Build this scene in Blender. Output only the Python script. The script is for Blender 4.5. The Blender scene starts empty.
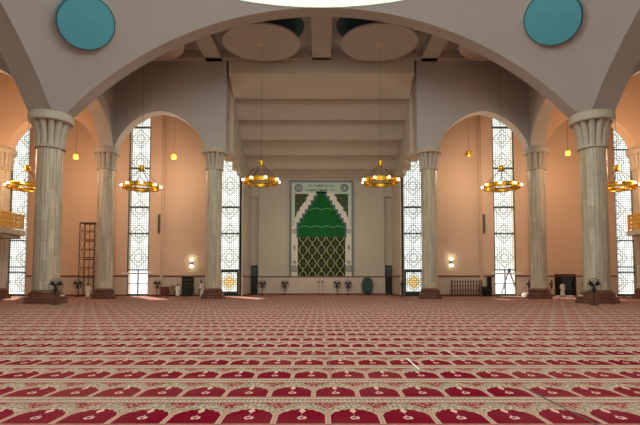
import bpy, bmesh, math, random
from math import pi, sin, cos, tan, radians, sqrt
from mathutils import Vector, Matrix
random.seed(7)
SC = bpy.context.scene
C = SC.collection

# ------------------------------------------------------------------ camera
cam_d = bpy.data.cameras.new('camera'); cam = bpy.data.objects.new('camera', cam_d); C.objects.link(cam)
cam.location = (0, 0, 1.6); cam.rotation_euler = (radians(90 + 3.2), 0, 0)
cam_d.sensor_width = 36; cam_d.lens = 490 / 640 * 36
cam_d.shift_y = (282 - 490 * tan(radians(3.2)) - 212.5) / 640
cam_d.shift_x = -1.5 / 640
cam_d.clip_end = 400
SC.camera = cam

# ------------------------------------------------------------------ world, sun, fill lights, exposure
SC.view_settings.view_transform = 'Standard'; SC.view_settings.look = 'None'
SC.view_settings.gamma = 1; SC.view_settings.use_curve_mapping = False
SC.view_settings.exposure = -0.06
w = bpy.data.worlds.new('sky'); SC.world = w; w.use_nodes = True
bg = w.node_tree.nodes['Background']; bg.inputs[0].default_value = (0.93, 0.97, 1, 1); bg.inputs[1].default_value = 1.9

def light(name, typ, loc, energy, color=(1, 1, 1), size=1.0, rot=(0, 0, 0), size_y=None, shape=None, spread=None):
    d = bpy.data.lights.new(name, typ); o = bpy.data.objects.new(name, d); C.objects.link(o)
    o.location = loc; o.rotation_euler = rot; d.energy = energy; d.color = color
    if typ == 'AREA':
        d.size = size
        if shape: d.shape = shape
        if size_y: d.size_y = size_y
        if spread: d.spread = spread
    elif typ == 'SUN': d.angle = size
    else: d.shadow_soft_size = size
    return o
# sun through the qibla windows
light('sun', 'SUN', (-30, 80, 60), 25.0, (1, .93, .84), radians(1.5), rot=(radians(-31), 0, radians(28)))
# unseen lights added inside the closed dome, standing in for its daylight
light('dome_daylight_fill', 'AREA', (0, 14, 23.6), 2700, (.94, .96, 1), 30, shape='DISK')
light('dome_rear_fill', 'AREA', (0, -1, 22.5), 1600, (.88, .95, 1), 30, rot=(radians(84), 0, 0), size_y=2.5, shape='RECTANGLE')  # added fill that lights the pendentives from behind the camera
light('dome_rim_fill', 'POINT', (0, 22, 25.0), 3800, (.94, .97, 1), 3)  # added to brighten the dome rim
light('dome_up_fill', 'AREA', (0, 14, 22.75), 5500, (.96, .98, .98), 30, rot=(pi, 0, 0), shape='DISK')  # upward fill added to brighten the dome interior
# unseen area fills added inside the closed back and side walls
light('rear_fill', 'AREA', (0, -13, 9), 1900, (.92, .97, 1), 40, rot=(radians(88), 0, 0), size_y=12, shape='RECTANGLE')
for s in (-1, 1):
    light('aisle_fill', 'AREA', (s * 40.5, 30, 10), 600, (1, .93, .86), 34, rot=(0, s * radians(90), 0), size_y=14, shape='RECTANGLE')
# warm lamps of the bays along the qibla wall
for s in (-1, 1):
    light('bay_lamp', 'POINT', (s * 15.7, 51.0, 13.4), 700, (1, .77, .56), 1.2)
    light('bay_lamp', 'POINT', (s * 26.2, 51.0, 13.4), 480, (1, .74, .50), 1.2)
    light('aisle_lamp', 'POINT', (s * 27.5, 41.5, 12.5), 1900, (1, .60, .33), 1.2)
light('niche_fill', 'POINT', (0, 53.5, 7), 650, (1, .92, .78), 1.5)  # added fill to brighten the niche, no fixture hangs here

# ------------------------------------------------------------------ materials
class N:
    """tiny wrapper to write node maths as expressions"""
    t = None
    def __init__(s, sock): s.s = sock
    @staticmethod
    def op(o, *a):
        n = N.t.nodes.new('ShaderNodeMath'); n.operation = o
        for i, x in enumerate(a):
            if isinstance(x, N): N.t.links.new(x.s, n.inputs[i])
            else: n.inputs[i].default_value = x
        return N(n.outputs[0])
    def __add__(s, o): return N.op('ADD', s, o)
    __radd__ = __add__
    def __sub__(s, o): return N.op('SUBTRACT', s, o)
    def __rsub__(s, o): return N.op('SUBTRACT', o, s)
    def __mul__(s, o): return N.op('MULTIPLY', s, o)
    __rmul__ = __mul__
    def __truediv__(s, o): return N.op('DIVIDE', s, o)
    def __lt__(s, o): return N.op('LESS_THAN', s, o)
    def __gt__(s, o): return N.op('GREATER_THAN', s, o)
def nabs(a): return N.op('ABSOLUTE', a)
def frac(a): return N.op('FRACT', a)
def nflo(a): return N.op('FLOOR', a)
def nmax(a, b): return N.op('MAXIMUM', a, b)
def nmin(a, b): return N.op('MINIMUM', a, b)
def nsin(a): return N.op('SINE', a)
def npow(a, b): return N.op('POWER', a, b)
def nsqrt(a): return N.op('SQRT', a)
def mixc(f, a, b):
    n = N.t.nodes.new('ShaderNodeMix'); n.data_type = 'RGBA'
    for k, x in ((0, f), (6, a), (7, b)):
        if hasattr(x, 's'): N.t.links.new(x.s, n.inputs[k])
        elif hasattr(x, 'is_linked'): N.t.links.new(x, n.inputs[k])
        else: n.inputs[k].default_value = x if k == 0 else (*x, 1)
    return n.outputs[2]
def pos():
    g = N.t.nodes.new('ShaderNodeNewGeometry'); s = N.t.nodes.new('ShaderNodeSeparateXYZ')
    N.t.links.new(g.outputs['Position'], s.inputs[0])
    return N(s.outputs[0]), N(s.outputs[1]), N(s.outputs[2])
def noise(scale, detail=3, vec=None, rough=.5):
    n = N.t.nodes.new('ShaderNodeTexNoise'); n.inputs['Scale'].default_value = scale
    n.inputs['Detail'].default_value = detail; n.inputs['Roughness'].default_value = rough
    if vec is None:
        tc = N.t.nodes.new('ShaderNodeNewGeometry'); vec = tc.outputs['Position']
    N.t.links.new(vec, n.inputs['Vector'])
    return N(n.outputs[0])
def srgb(r, g, b):
    f = lambda c: (c / 255 / 12.92) if c <= 10 else ((c / 255 + .055) / 1.055) ** 2.4
    return (f(r), f(g), f(b))
def newmat(name):
    m = bpy.data.materials.new(name); m.use_nodes = True; N.t = m.node_tree
    return m, m.node_tree.nodes['Principled BSDF']
def link(a, b): N.t.links.new(a.s if isinstance(a, N) else a, b)

def simple(name, col, rough=.6, metal=0, var=.12, nscale=1.5, emit=None, estr=0, bump=0):
    m, p = newmat(name)
    p.inputs['Roughness'].default_value = rough; p.inputs['Metallic'].default_value = metal
    nz = noise(nscale, 4)
    c = mixc(nz, tuple(x * (1 - var) for x in col), tuple(min(1, x * (1 + var)) for x in col))
    link(c, p.inputs['Base Color'])
    if emit: p.inputs['Emission Color'].default_value = (*emit, 1); p.inputs['Emission Strength'].default_value = estr
    if bump:
        b = N.t.nodes.new('ShaderNodeBump'); b.inputs['Strength'].default_value = bump; b.inputs['Distance'].default_value = .02
        link(noise(nscale * 20, 3), b.inputs['Height']); link(b.outputs[0], p.inputs['Normal'])
    return m
M = {}
M['plaster'] = simple('plaster_taupe', srgb(174, 167, 160), .85, var=.06, nscale=.35, bump=.15)
M['plaster_beige'] = simple('plaster_beige', srgb(190, 178, 158), .85, var=.05, nscale=.35, bump=.1)
M['plaster_peach'] = simple('plaster_peach', srgb(210, 178, 150), .85, var=.05, nscale=.35, bump=.1)
M['dome'] = simple('dome_paint', srgb(226, 236, 222), .8, var=.03)
M['teal'] = simple('teal_paint', srgb(84, 164, 180), .6, var=.1, nscale=1.2)
M['teal_dark'] = simple('teal_recess_paint', srgb(50, 92, 98), .7)
M['brown_marble'] = simple('brown_marble', srgb(104, 66, 50), .3, var=.35, nscale=2.5)
M['dado'] = simple('dado_marble', srgb(196, 176, 156), .4, var=.12, nscale=2)
M['red_trim'] = simple('red_stone_trim', srgb(112, 58, 44), .4, var=.2, nscale=3)
M['cap'] = simple('cast_stone', srgb(182, 170, 152), .8, var=.1, nscale=5, bump=.3)
M['gold'] = simple('brass', srgb(232, 180, 60), .28, 1, var=.2, nscale=6)
M['gold_panel'] = simple('gilt_railing', srgb(214, 168, 70), .45, .3, var=.3, nscale=6)
M['black'] = simple('black_metal', srgb(34, 32, 32), .5, .3)
M['steel'] = simple('grey_steel', srgb(150, 148, 144), .35, .8)
M['bulb'] = simple('lit_bulb', (1, .9, .75), .3, emit=(1, .86, .66), estr=7)
M['lantern'] = simple('lit_amber_glass', srgb(250, 190, 50), .3, emit=(1, .62, .12), estr=1.6)
M['sconce'] = simple('lit_sconce', (1, 1, .9), .3, emit=(.9, 1, .75), estr=5)
M['rust'] = simple('rusty_steel', srgb(80, 56, 44), .7, .3, var=.3, nscale=5)
M['darkgreen'] = simple('dark_green_leather', srgb(16, 62, 50), .5, var=.3, nscale=6)
M['green_gloss'] = simple('green_panel', srgb(6, 58, 38), .35, var=.3, nscale=8)
M['oak'] = simple('oak_wood', srgb(134, 104, 66), .5, var=.3, nscale=4)
M['dark_wood'] = simple('dark_wood', srgb(52, 34, 26), .5, var=.3, nscale=4)
M['red_wood'] = simple('red_wood', srgb(96, 44, 36), .5, var=.3, nscale=4)
M['white'] = simple('white_cloth', srgb(226, 222, 212), .8, var=.06, nscale=6)
M['white_paint'] = simple('white_paint', srgb(220, 218, 210), .5, var=.04)
M['skin'] = simple('brown_skin', srgb(92, 60, 44), .6, var=.1)
M['hair'] = simple('black_hair', srgb(24, 20, 18), .8)
M['dark_frame'] = simple('window_frame_paint', srgb(56, 74, 66), .5)
M['alu'] = simple('ladder_aluminium', srgb(170, 168, 165), .4, .7)
M['book_a'] = simple('green_book_cloth', srgb(36, 70, 50), .7)
M['book_b'] = simple('maroon_book_cloth', srgb(90, 34, 34), .7)
M['cushion'] = simple('pale_cushion', srgb(210, 196, 170), .8)
M['dark_glass'] = simple('dark_glass', srgb(30, 34, 30), .15)

def shaft_mat():
    m, p = newmat('veined_marble_cladding')
    p.inputs['Roughness'].default_value = .45
    tc = N.t.nodes.new('ShaderNodeTexCoord'); s = N.t.nodes.new('ShaderNodeSeparateXYZ'); link(tc.outputs['Object'], s.inputs[0])
    x, y, z = N(s.outputs[0]), N(s.outputs[1]), N(s.outputs[2])
    ang = N.op('ARCTAN2', y, x) * (12 / (2 * pi))
    col = nflo(ang); fx = frac(ang)
    zz = z / 1.5 + col * .37; row = nflo(zz); fz = frac(zz)
    wn = N.t.nodes.new('ShaderNodeTexWhiteNoise'); wn.noise_dimensions = '2D'
    cb = N.t.nodes.new('ShaderNodeCombineXYZ'); link(col, cb.inputs[0]); link(row, cb.inputs[1]); link(cb.outputs[0], wn.inputs['Vector'])
    mp = N.t.nodes.new('ShaderNodeMapping'); mp.inputs['Scale'].default_value = (2.6, 2.6, .12); link(tc.outputs['Object'], mp.inputs[0])
    vein = noise(3.2, 6, mp.outputs[0], .65)
    v = nmin(nmax(vein * 2.6 - .8, 0.0), 1.0)
    c = mixc(v, srgb(160, 144, 118), srgb(224, 212, 190))
    c = mixc(N(wn.outputs[0]) * .55, c, srgb(146, 132, 108))
    j = nmax(nmax(fx < .035, fx > .965), fz < .012)
    c = mixc(j * .55, c, srgb(92, 80, 68))
    link(c, p.inputs['Base Color'])
    return m
M['shaft'] = shaft_mat()

CELL_W, CELL_D, ROW0 = .628, 1.31, 6.93
def carpet_mat():
    m, p = newmat('prayer_niche_carpet')
    p.inputs['Roughness'].default_value = 1; p.inputs['Specular IOR Level'].default_value = .04
    X, Y, Z = pos()
    row = nflo((Y - ROW0) / CELL_D + 0.001)
    off = .42 - (nabs(row) < .5) * .22 + nsin(row * 2.3) * .04     # rows are laid slightly out of step
    u = frac((X - off) / CELL_W + 400.5) - .5            # -0.5..0.5 across one prayer niche
    v = frac((Y - ROW0) / CELL_D + 50)                   # 0..1 along one row
    a = nabs(u)
    CREAM, CREAM2, RED, WINE, ROSE = srgb(184, 164, 144), srgb(148, 132, 114), srgb(114, 8, 30), srgb(110, 36, 44), srgb(196, 130, 112)
    gm = N.t.nodes.new('ShaderNodeNewGeometry'); mp = N.t.nodes.new('ShaderNodeMapping'); mp.inputs['Scale'].default_value = (1, .42, 1); link(gm.outputs['Position'], mp.inputs[0])
    fine = noise(30, 2, mp.outputs[0], .6); mid = noise(11, 2, mp.outputs[0], .6)
    # niche outline: jamb, shoulder and lobed arch
    t = v / .47
    lob = nabs(nsin(a * 22.0)) * .07
    arch = 1.04 - npow(nmax(a / .44, 0.0), 2.1) * .40 + lob
    field = (t < arch) * (a < .447) * (v > .012)
    crown = .735 - npow(nmax(a / .5, 0.0), 1.6) * .26 + lob * .6
    flor = ((fine > .5) + 0.0)
    span = mixc(flor * .7, srgb(104, 18, 38), srgb(192, 130, 116))
    halo = v < crown
    halo_c = mixc((fine > .48) * .8, CREAM, srgb(112, 98, 80))
    halo_c = mixc((nabs(v - crown + .045) < .016) * (frac(a * 26.0) > .4), halo_c, srgb(132, 116, 88))
    base = mixc(halo, span, halo_c)
    base = mixc((a > .44) * (v < .5), base, srgb(166, 132, 114))
    outl = (v < arch * .47 + .03) * (a < .47)
    base = mixc(outl, base, srgb(186, 154, 136))
    ribs = nabs(nsin(Y * 240.0)) * .25
    redc = mixc(ribs, RED, srgb(92, 4, 24))
    base = mixc(field, base, redc)
    # star and palmette in the niche
    star = (nabs(u) * 1.2 + nabs(v - .44) * .9) < .085
    stem = (nabs(u) < .008) * (v > .24) * (v < .3)
    pal = ((u * u * 5.0 + (v - .2) * (v - .2) * 18.0) + nsin(u * 60.0) * .012) < .045
    core = ((u * u * 5.0 + (v - .2) * (v - .2) * 18.0)) < .009
    orn = nmax(nmax(star, stem), pal * (1 - core))
    base = mixc(orn, base, srgb(206, 164, 152))
    # border bands between rows
    band = v > .74
    bandc = mixc((frac(X / .06) > .5) * (v > .80) * (v < .93), CREAM, CREAM2)
    bandc = mixc((v > .865) * (v < .89), bandc, srgb(90, 44, 44))
    bandc = mixc(((v > .74) * (v < .765)), bandc, WINE)
    bandc = mixc((v > .975), bandc, srgb(120, 60, 58))
    bandc = mixc((fine > .54) * .5, bandc, srgb(150, 104, 90))
    base = mixc(band, base, bandc)
    wear = noise(.35, 3)
    base = mixc(nmax(wear * 1.4 - .6, 0.0) * .35, base, srgb(186, 130, 116))
    link(base, p.inputs['Base Color'])
    b = N.t.nodes.new('ShaderNodeBump'); b.inputs['Strength'].default_value = .25; b.inputs['Distance'].default_value = .01
    link(fine, b.inputs['Height']); link(b.outputs[0], p.inputs['Normal'])
    return m
M['carpet'] = carpet_mat()

def pane_mat(name, flower=False, clear=False):
    m, p = newmat(name); t = N.t
    out = t.nodes['Material Output']
    X, Y, Z = pos()
    gx = frac((nabs(X) - 10.47) / .25 + 100); gz = frac(Z / .25 + 100)
    grid = nmax(gx < .26, gz < .26)
    px = frac((nabs(X) - 10.47) / 2.5875 + 20.5) - .5; pz = frac((Z - 1.6) / 2.75 + 20.5) - .5
    r = nsqrt(px * px + pz * pz)
    dia = nabs(nabs(px) + nabs(pz) - .40) < .035
    fig = nmax(dia, nabs(r - .17) < .03)
    tr = t.nodes.new('ShaderNodeBsdfTransparent'); df = t.nodes.new('ShaderNodeBsdfTranslucent'); d2 = t.nodes.new('ShaderNodeBsdfDiffuse')
    tint = mixc(noise(1.1, 2), srgb(236, 242, 238), srgb(255, 250, 250))
    tint = mixc(fig * .5, tint, srgb(196, 206, 178))
    if flower: tint = mixc(nmax(nabs(nabs(px) + nabs(pz) - .27) < .05, (r < .13)) * .8, tint, srgb(236, 196, 84))
    if clear: tint = mixc(.0, (1, 1, 1), (1, 1, 1))
    link(tint, tr.inputs[0])
    mx = t.nodes.new('ShaderNodeMixShader'); m2 = t.nodes.new('ShaderNodeMixShader')
    d2.inputs[0].default_value = (*srgb(120, 118, 104), 1); df.inputs[0].default_value = (*srgb(215, 215, 195), 1)
    m2.inputs[0].default_value = .88
    link(df.outputs[0], m2.inputs[1]); link(d2.outputs[0], m2.inputs[2])
    if clear: link(grid * .06, mx.inputs[0])
    else: link(nmin(grid * .68 + fig * .16, .85), mx.inputs[0])
    link(tr.outputs[0], mx.inputs[1]); link(m2.outputs[0], mx.inputs[2]); link(mx.outputs[0], out.inputs[0])
    return m
M['pane'] = pane_mat('patterned_window_lattice'); M['pane_flower'] = pane_mat('flower_pane', True); M['pane_clear'] = pane_mat('clear_pane', clear=True)

def tile_green():
    m, p = newmat('green_glazed_tiles'); p.inputs['Roughness'].default_value = .6; p.inputs['Specular IOR Level'].default_value = .15
    X, Y, Z = pos()
    nz = noise(2.2, 3)
    c = mixc(nz, srgb(0, 66, 18), srgb(4, 106, 36))
    sc = nabs(Z - 8.45 - nabs(nsin(X * 2.2)) * .22) < .05
    sc2 = nabs(Z - 10.7 - nabs(nsin(X * 2.2)) * .22) < .045
    sc3 = nabs(Z - 6.95 - nabs(nsin(X * 2.2)) * .2) < .045
    c = mixc(nmax(sc, nmax(sc2, sc3)) * .7, c, srgb(110, 170, 110))
    link(c, p.inputs['Base Color']); return m
M['tile_green'] = tile_green()
def tile_lattice():
    m, p = newmat('lattice_tiles'); p.inputs['Roughness'].default_value = .6; p.inputs['Specular IOR Level'].default_value = .15
    X, Y, Z = pos()
    u = frac(X / 1.16 + 20.5) - .5; v = frac((Z - 2.3) / 1.66 + .5) - .5
    lat = nabs(nabs(u) + nabs(v) - .5 + nsin(nabs(v) * 19.0) * .05) < .06
    ins = (nabs(u) + nabs(v)) < .16
    u2 = frac(X / 1.16 + 20.0) - .5; v2 = frac((Z - 2.3) / 1.66 + 1.0) - .5
    ins2 = (nabs(u2) + nabs(v2)) < .16
    c = mixc(noise(5, 3), srgb(12, 34, 10), srgb(46, 52, 16))
    c = mixc(nmax(ins, ins2) * .5, c, srgb(96, 96, 56))
    c = mixc(lat, c, srgb(150, 156, 104))
    link(c, p.inputs['Base Color']); return m
M['tile_lattice'] = tile_lattice()
def floral():
    m, p = newmat('floral_border_tiles'); p.inputs['Roughness'].default_value = .6; p.inputs['Specular IOR Level'].default_value = .15
    a = noise(5.5, 3) > .5
    c = mixc(a, srgb(20, 58, 34), srgb(90, 108, 70)); c = mixc((noise(1.2, 1) > .58) * .6, c, srgb(92, 56, 40))
    link(c, p.inputs['Base Color']); return m
M['floral'] = floral()
M['frame_marble'] = simple('niche_white_marble', srgb(214, 202, 182), .4, var=.05)
M['frame_mint'] = simple('pale_green_marble', srgb(178, 196, 168), .4, var=.06)
M['frame_grey'] = simple('grey_green_marble', srgb(112, 112, 92), .4, var=.25, nscale=5)
M['ink'] = simple('inscription_brown', srgb(66, 60, 34), .6)
M['ros_dark'] = simple('rosette_teal', srgb(30, 76, 66), .4)
M['ros_grey'] = simple('rosette_grey', srgb(96, 104, 100), .4)

# ------------------------------------------------------------------ mesh helpers
def box(bm, x0, x1, y0, y1, z0, z1, mt=None):
    vs = [bm.verts.new(c) for c in ((x0, y0, z0), (x1, y0, z0), (x1, y1, z0), (x0, y1, z0), (x0, y0, z1), (x1, y0, z1), (x1, y1, z1), (x0, y1, z1))]
    if mt is not None:
        for v in vs: v.co = mt @ v.co
    for f in ((3, 2, 1, 0), (4, 5, 6, 7), (0, 1, 5, 4), (1, 2, 6, 5), (2, 3, 7, 6), (3, 0, 4, 7)): bm.faces.new([vs[i] for i in f])
    return bm
def tube(bm, a, b, r, r2=None, n=8, cap=True):
    a, b = Vector(a), Vector(b); r2 = r if r2 is None else r2
    d = (b - a).normalized(); u = d.orthogonal().normalized(); v = d.cross(u)
    A = [bm.verts.new(a + (u * cos(2 * pi * i / n) + v * sin(2 * pi * i / n)) * r) for i in range(n)]
    B = [bm.verts.new(b + (u * cos(2 * pi * i / n) + v * sin(2 * pi * i / n)) * r2) for i in range(n)]
    for i in range(n): bm.faces.new((A[i], A[(i + 1) % n], B[(i + 1) % n], B[i]))
    if cap: bm.faces.new(A[::-1]); bm.faces.new(B)
    return bm
def lathe(bm, prof, n=24, c=(0, 0, 0), rfun=None, closed=False, cap0=True):
    """prof: list of (r, z)"""
    rings = []
    for r, z in prof:
        ring = []
        for i in range(n):
            t = 2 * pi * i / n; rr = rfun(r, z, t) if rfun else r
            ring.append(bm.verts.new((c[0] + rr * cos(t), c[1] + rr * sin(t), c[2] + z)))
        rings.append(ring)
    for a, b in zip(rings, rings[1:]):
        for i in range(n): bm.faces.new((a[i], a[(i + 1) % n], b[(i + 1) % n], b[i]))
    if closed:
        a, b = rings[-1], rings[0]
        for i in range(n): bm.faces.new((a[i], a[(i + 1) % n], b[(i + 1) % n], b[i]))
    else:
        if cap0: bm.faces.new(rings[0][::-1])
        bm.faces.new(rings[-1])
    return bm
def torus(bm, R, r, c=(0, 0, 0), n=28, k=8, sz=1.0, mt=None):
    rings = []
    for i in range(n):
        t = 2 * pi * i / n
        ring = []
        for j in range(k):
            q = 2 * pi * j / k
            co = Vector((c[0] + (R + r * cos(q)) * cos(t), c[1] + (R + r * cos(q)) * sin(t), c[2] + r * sin(q) * sz))
            if mt is not None: co = mt @ co
            ring.append(bm.verts.new(co))
        rings.append(ring)
    for i in range(n):
        a, b = rings[i], rings[(i + 1) % n]
        for j in range(k): bm.faces.new((a[j], b[j], b[(j + 1) % k], a[(j + 1) % k]))
    return bm
def sphere(bm, c, r, sz=1.0, n=12):
    prof = [(max(1e-3, r * sin(pi * i / 8)), -r * sz * cos(pi * i / 8)) for i in range(9)]
    return lathe(bm, prof, n, c)
def prism(bm, pts, y0, y1, mt=None):
    """outline in x,z extruded along y"""
    A = [bm.verts.new((x, y0, z)) for x, z in pts]; B = [bm.verts.new((x, y1, z)) for x, z in pts]
    if mt is not None:
        for v in A + B: v.co = mt @ v.co
    n = len(pts)
    bm.faces.new(A); bm.faces.new(B[::-1])
    for i in range(n): bm.faces.new((A[i], B[i], B[(i + 1) % n], A[(i + 1) % n]))
    return bm
def obj(name, bm, mat, parent=None, smooth=False, loc=None):
    bmesh.ops.recalc_face_normals(bm, faces=bm.faces[:])
    me = bpy.data.meshes.new(name); bm.to_mesh(me); bm.free()
    if smooth:
        for p in me.polygons: p.use_smooth = True
    me.materials.append(M[mat] if isinstance(mat, str) else mat)
    o = bpy.data.objects.new(name, me); C.objects.link(o)
    if parent: o.parent = parent
    if loc: o.location = loc
    return o
def NB(): return bmesh.new()
def tag(o, label, cat, group=None, kind=None):
    o['label'] = label; o['category'] = cat
    if group: o['group'] = group
    if kind: o['kind'] = kind
    return o
def thing(name, label, cat, loc=(0, 0, 0), rz=0, group=None):
    o = bpy.data.objects.new(name, None); C.objects.link(o); o.location = loc; o.rotation_euler = (0, 0, rz)
    o.empty_display_size = .2
    return tag(o, label, cat, group)
def struct(name, bm, mat, parent=None, smooth=False):
    o = obj(name, bm, mat, parent, smooth)
    if not parent: o['kind'] = 'structure'
    return o
def copy_tree(o, parent=None):
    c = o.copy(); C.objects.link(c)
    if parent: c.parent = parent
    for ch in list(o.children): copy_tree(ch, c)
    return c

# ------------------------------------------------------------------ the setting
S = 20.1; DC = 16.4; RA = 27.0; ZC = -4.36; RS = sqrt(RA * RA + S * S); RIM = ZC + RA   # dome square, arch radius, sphere
ZTOP = 24.0; YW = 55.5
struct('floor', box(box(NB(), -45, 45, -16, YW + 1.1, -.2, 0), -9.3, 9.3, YW + 1.1, 62.4, -.2, 0), 'carpet')

# spherical pendentives below the dome ring
def sph_z(x, y): return ZC + sqrt(max(0, RS * RS - x * x - y * y))
bm = NB(); NU, NV = 96, 14
grid = []
for i in range(NU):
    t = 2 * pi * i / NU; c, s = cos(t), sin(t)
    ro = S / max(abs(c), abs(s)); row = []
    for j in range(NV + 1):
        r = S + (ro - S) * j / NV; x, y = r * c, r * s
        row.append(bm.verts.new((x, DC + y, sph_z(x, y))))
    grid.append(row)
for i in range(NU):
    a, b = grid[i], grid[(i + 1) % NU]
    for j in range(NV): bm.faces.new((a[j], a[j + 1], b[j + 1], b[j]))
bmesh.ops.remove_doubles(bm, verts=bm.verts[:], dist=1e-4)
struct('ceiling', bm, 'plaster', smooth=True)
# dome ring and dome
bm = lathe(NB(), [(S - .04, RIM - .02), (S - .03, RIM + .9), (S + .9, RIM + .9), (S + .9, RIM + 1.4), (S + .2, RIM + 1.5), (S + .2, RIM + 3.5)] +
           [((S + .2) * cos(pi / 2 * k / 10), RIM + 3.5 + 16 * sin(pi / 2 * k / 10)) for k in range(1, 10)] + [(.05, RIM + 19.5)], 72, (0, DC, 0), cap0=False)
struct('ceiling', bm, 'dome', smooth=True)

def arc_pts(half, drop_r=RA, n=48):
    return [(x, ZC + sqrt(RA * RA - x * x)) for x in [half * (-1 + 2 * i / n) for i in range(n + 1)]]
def great_arch(side):
    bm = NB(); p = arc_pts(S); pts = [(-S - 1.4, ZTOP), (-S - 1.4, p[0][1])] + p + [(S + 1.4, p[-1][1]), (S + 1.4, ZTOP)]
    if side == 'front': prism(bm, pts, DC + S, DC + S + 1.3)
    elif side == 'back': prism(bm, pts, DC - S - 1.3, DC - S)
    elif side == 'left': prism(bm, pts, -S - 1.8, -S, Matrix.Translation((0, DC, 0)) @ Matrix(((0, 1, 0, 0), (1, 0, 0, 0), (0, 0, 1, 0), (0, 0, 0, 1))))
    else: prism(bm, pts, S, S + 1.8, Matrix.Translation((0, DC, 0)) @ Matrix(((0, 1, 0, 0), (1, 0, 0, 0), (0, 0, 1, 0), (0, 0, 0, 1))))
    return bm
for nm in ('front', 'back', 'left', 'right'):
    struct('wall_%s' % nm, great_arch(nm), 'plaster')

AZ, AH, AW = 14.55, 3.7, 4.4
def arch_z(x):
    q = min(1, abs(x) / AW)
    return AZ + AH * ((1 - q * q) ** .7 * .93 + .07 * (1 - q))
def arcade(centres, x0, x1, y0, y1, mt=None, ztop=ZTOP, lower=AZ - .05):
    """wall piece from x0 to x1 pierced by pointed arches"""
    bm = NB(); pts = [(x0, ztop), (x0, lower)]
    for c in centres:
        pts += [(c + AW * (-1 + 2 * i / 28), arch_z(AW * (-1 + 2 * i / 28))) for i in range(29)]
    pts += [(x1, lower), (x1, ztop)]
    return prism(bm, pts, y0, y1, mt)
SWAP = Matrix(((0, 1, 0, 0), (1, 0, 0, 0), (0, 0, 1, 0), (0, 0, 0, 1)))
for s, nm in ((-1, 'left'), (1, 'right')):
    xs = sorted([s * 9.3, s * 21.4])
    struct('wall_%s' % nm, arcade([s * 15.75], xs[0], xs[1], 46.9, 48.1), 'plaster')
    cs = sorted([s * 26.15, s * 36.5]); xs = sorted([s * 21.4, s * 42])
    struct('wall_%s' % nm, arcade(cs, xs[0], xs[1], 46.9, 48.1), 'plaster_peach')
    cs = sorted([s * 26.15, s * 36.5]); xs = sorted([s * 21.4, s * 42])
    struct('wall_%s' % nm, arcade(cs, xs[0], xs[1], 36.5, 37.8), 'plaster')
    ys = sorted([s * 20.2, s * 21.5])
    struct('wall_%s' % nm, arcade([42.3], 37.8, 46.9, ys[0], ys[1], SWAP), 'plaster')
    xs = sorted([s * 41.6, s * 42.2])
    struct('wall_%s' % nm, box(NB(), xs[0], xs[1], -16, 56, 0, ZTOP), 'plaster_peach')
struct('wall_back', box(NB(), -42, 42, -16, -15.5, 0, ZTOP), 'plaster_beige')

# flat coffered ceiling around the dome
bm = NB()
box(bm, -42, 42, 37.8, YW + 1.1, ZTOP, ZTOP + .4); box(bm, -9.35, 9.35, YW + 1.1, 62.5, ZTOP, ZTOP + .4)
for s in (-1, 1):
    xs = sorted([s * 21.5, s * 42]); box(bm, xs[0], xs[1], -16, 37.8, ZTOP, ZTOP + .4)
box(bm, -21.5, 21.5, -16, -5, ZTOP, ZTOP + .4)
for c, wd in ((0, 1.8), (-10.5, 1.6), (10.5, 1.6)): box(bm, c - wd / 2, c + wd / 2, 37.8, 46.9, ZTOP - .8, ZTOP)
for c in (-31.2, 31.2): box(bm, c - .8, c + .8, 37.8, 46.9, ZTOP - .8, ZTOP)
box(bm, -20.2, 20.2, 46.2, 46.9, ZTOP - .8, ZTOP)
box(bm, -20.2, 20.2, 37.8, 38.6, ZTOP - .8, ZTOP)
struct('ceiling', bm, 'plaster')

# stepped vault of the qibla niche: riser k stands at YS[k] and reaches down to ZS[k]
YS = [46.6, 49.0, 51.5, 54.0, 56.7, 59.3]; ZS = [21.85, 20.26, 18.89, 17.46, 16.46, 15.41]
bm = NB(); zt = ZTOP
PR = [(46.6, ZTOP), (46.6, 21.85)]
for y, z in ((49, 20.26), (51.5, 18.89), (54, 17.46), (56.7, 16.46), (59.3, 15.41), (62, 14.49)): PR += [(y, z), (y + .05, z + 1.1)]
PR += [(62.05, ZTOP)]
prism(bm, [(p[0], p[1]) for p in PR], -8.95, 8.95, Matrix(((0, 1, 0, 0), (1, 0, 0, 0), (0, 0, 1, 0), (0, 0, 0, 1))))
box(bm, -8.95, 8.95, 62.0, 62.4, 14.45, 15.5)
struct('ceiling', bm, 'plaster_beige')

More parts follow.
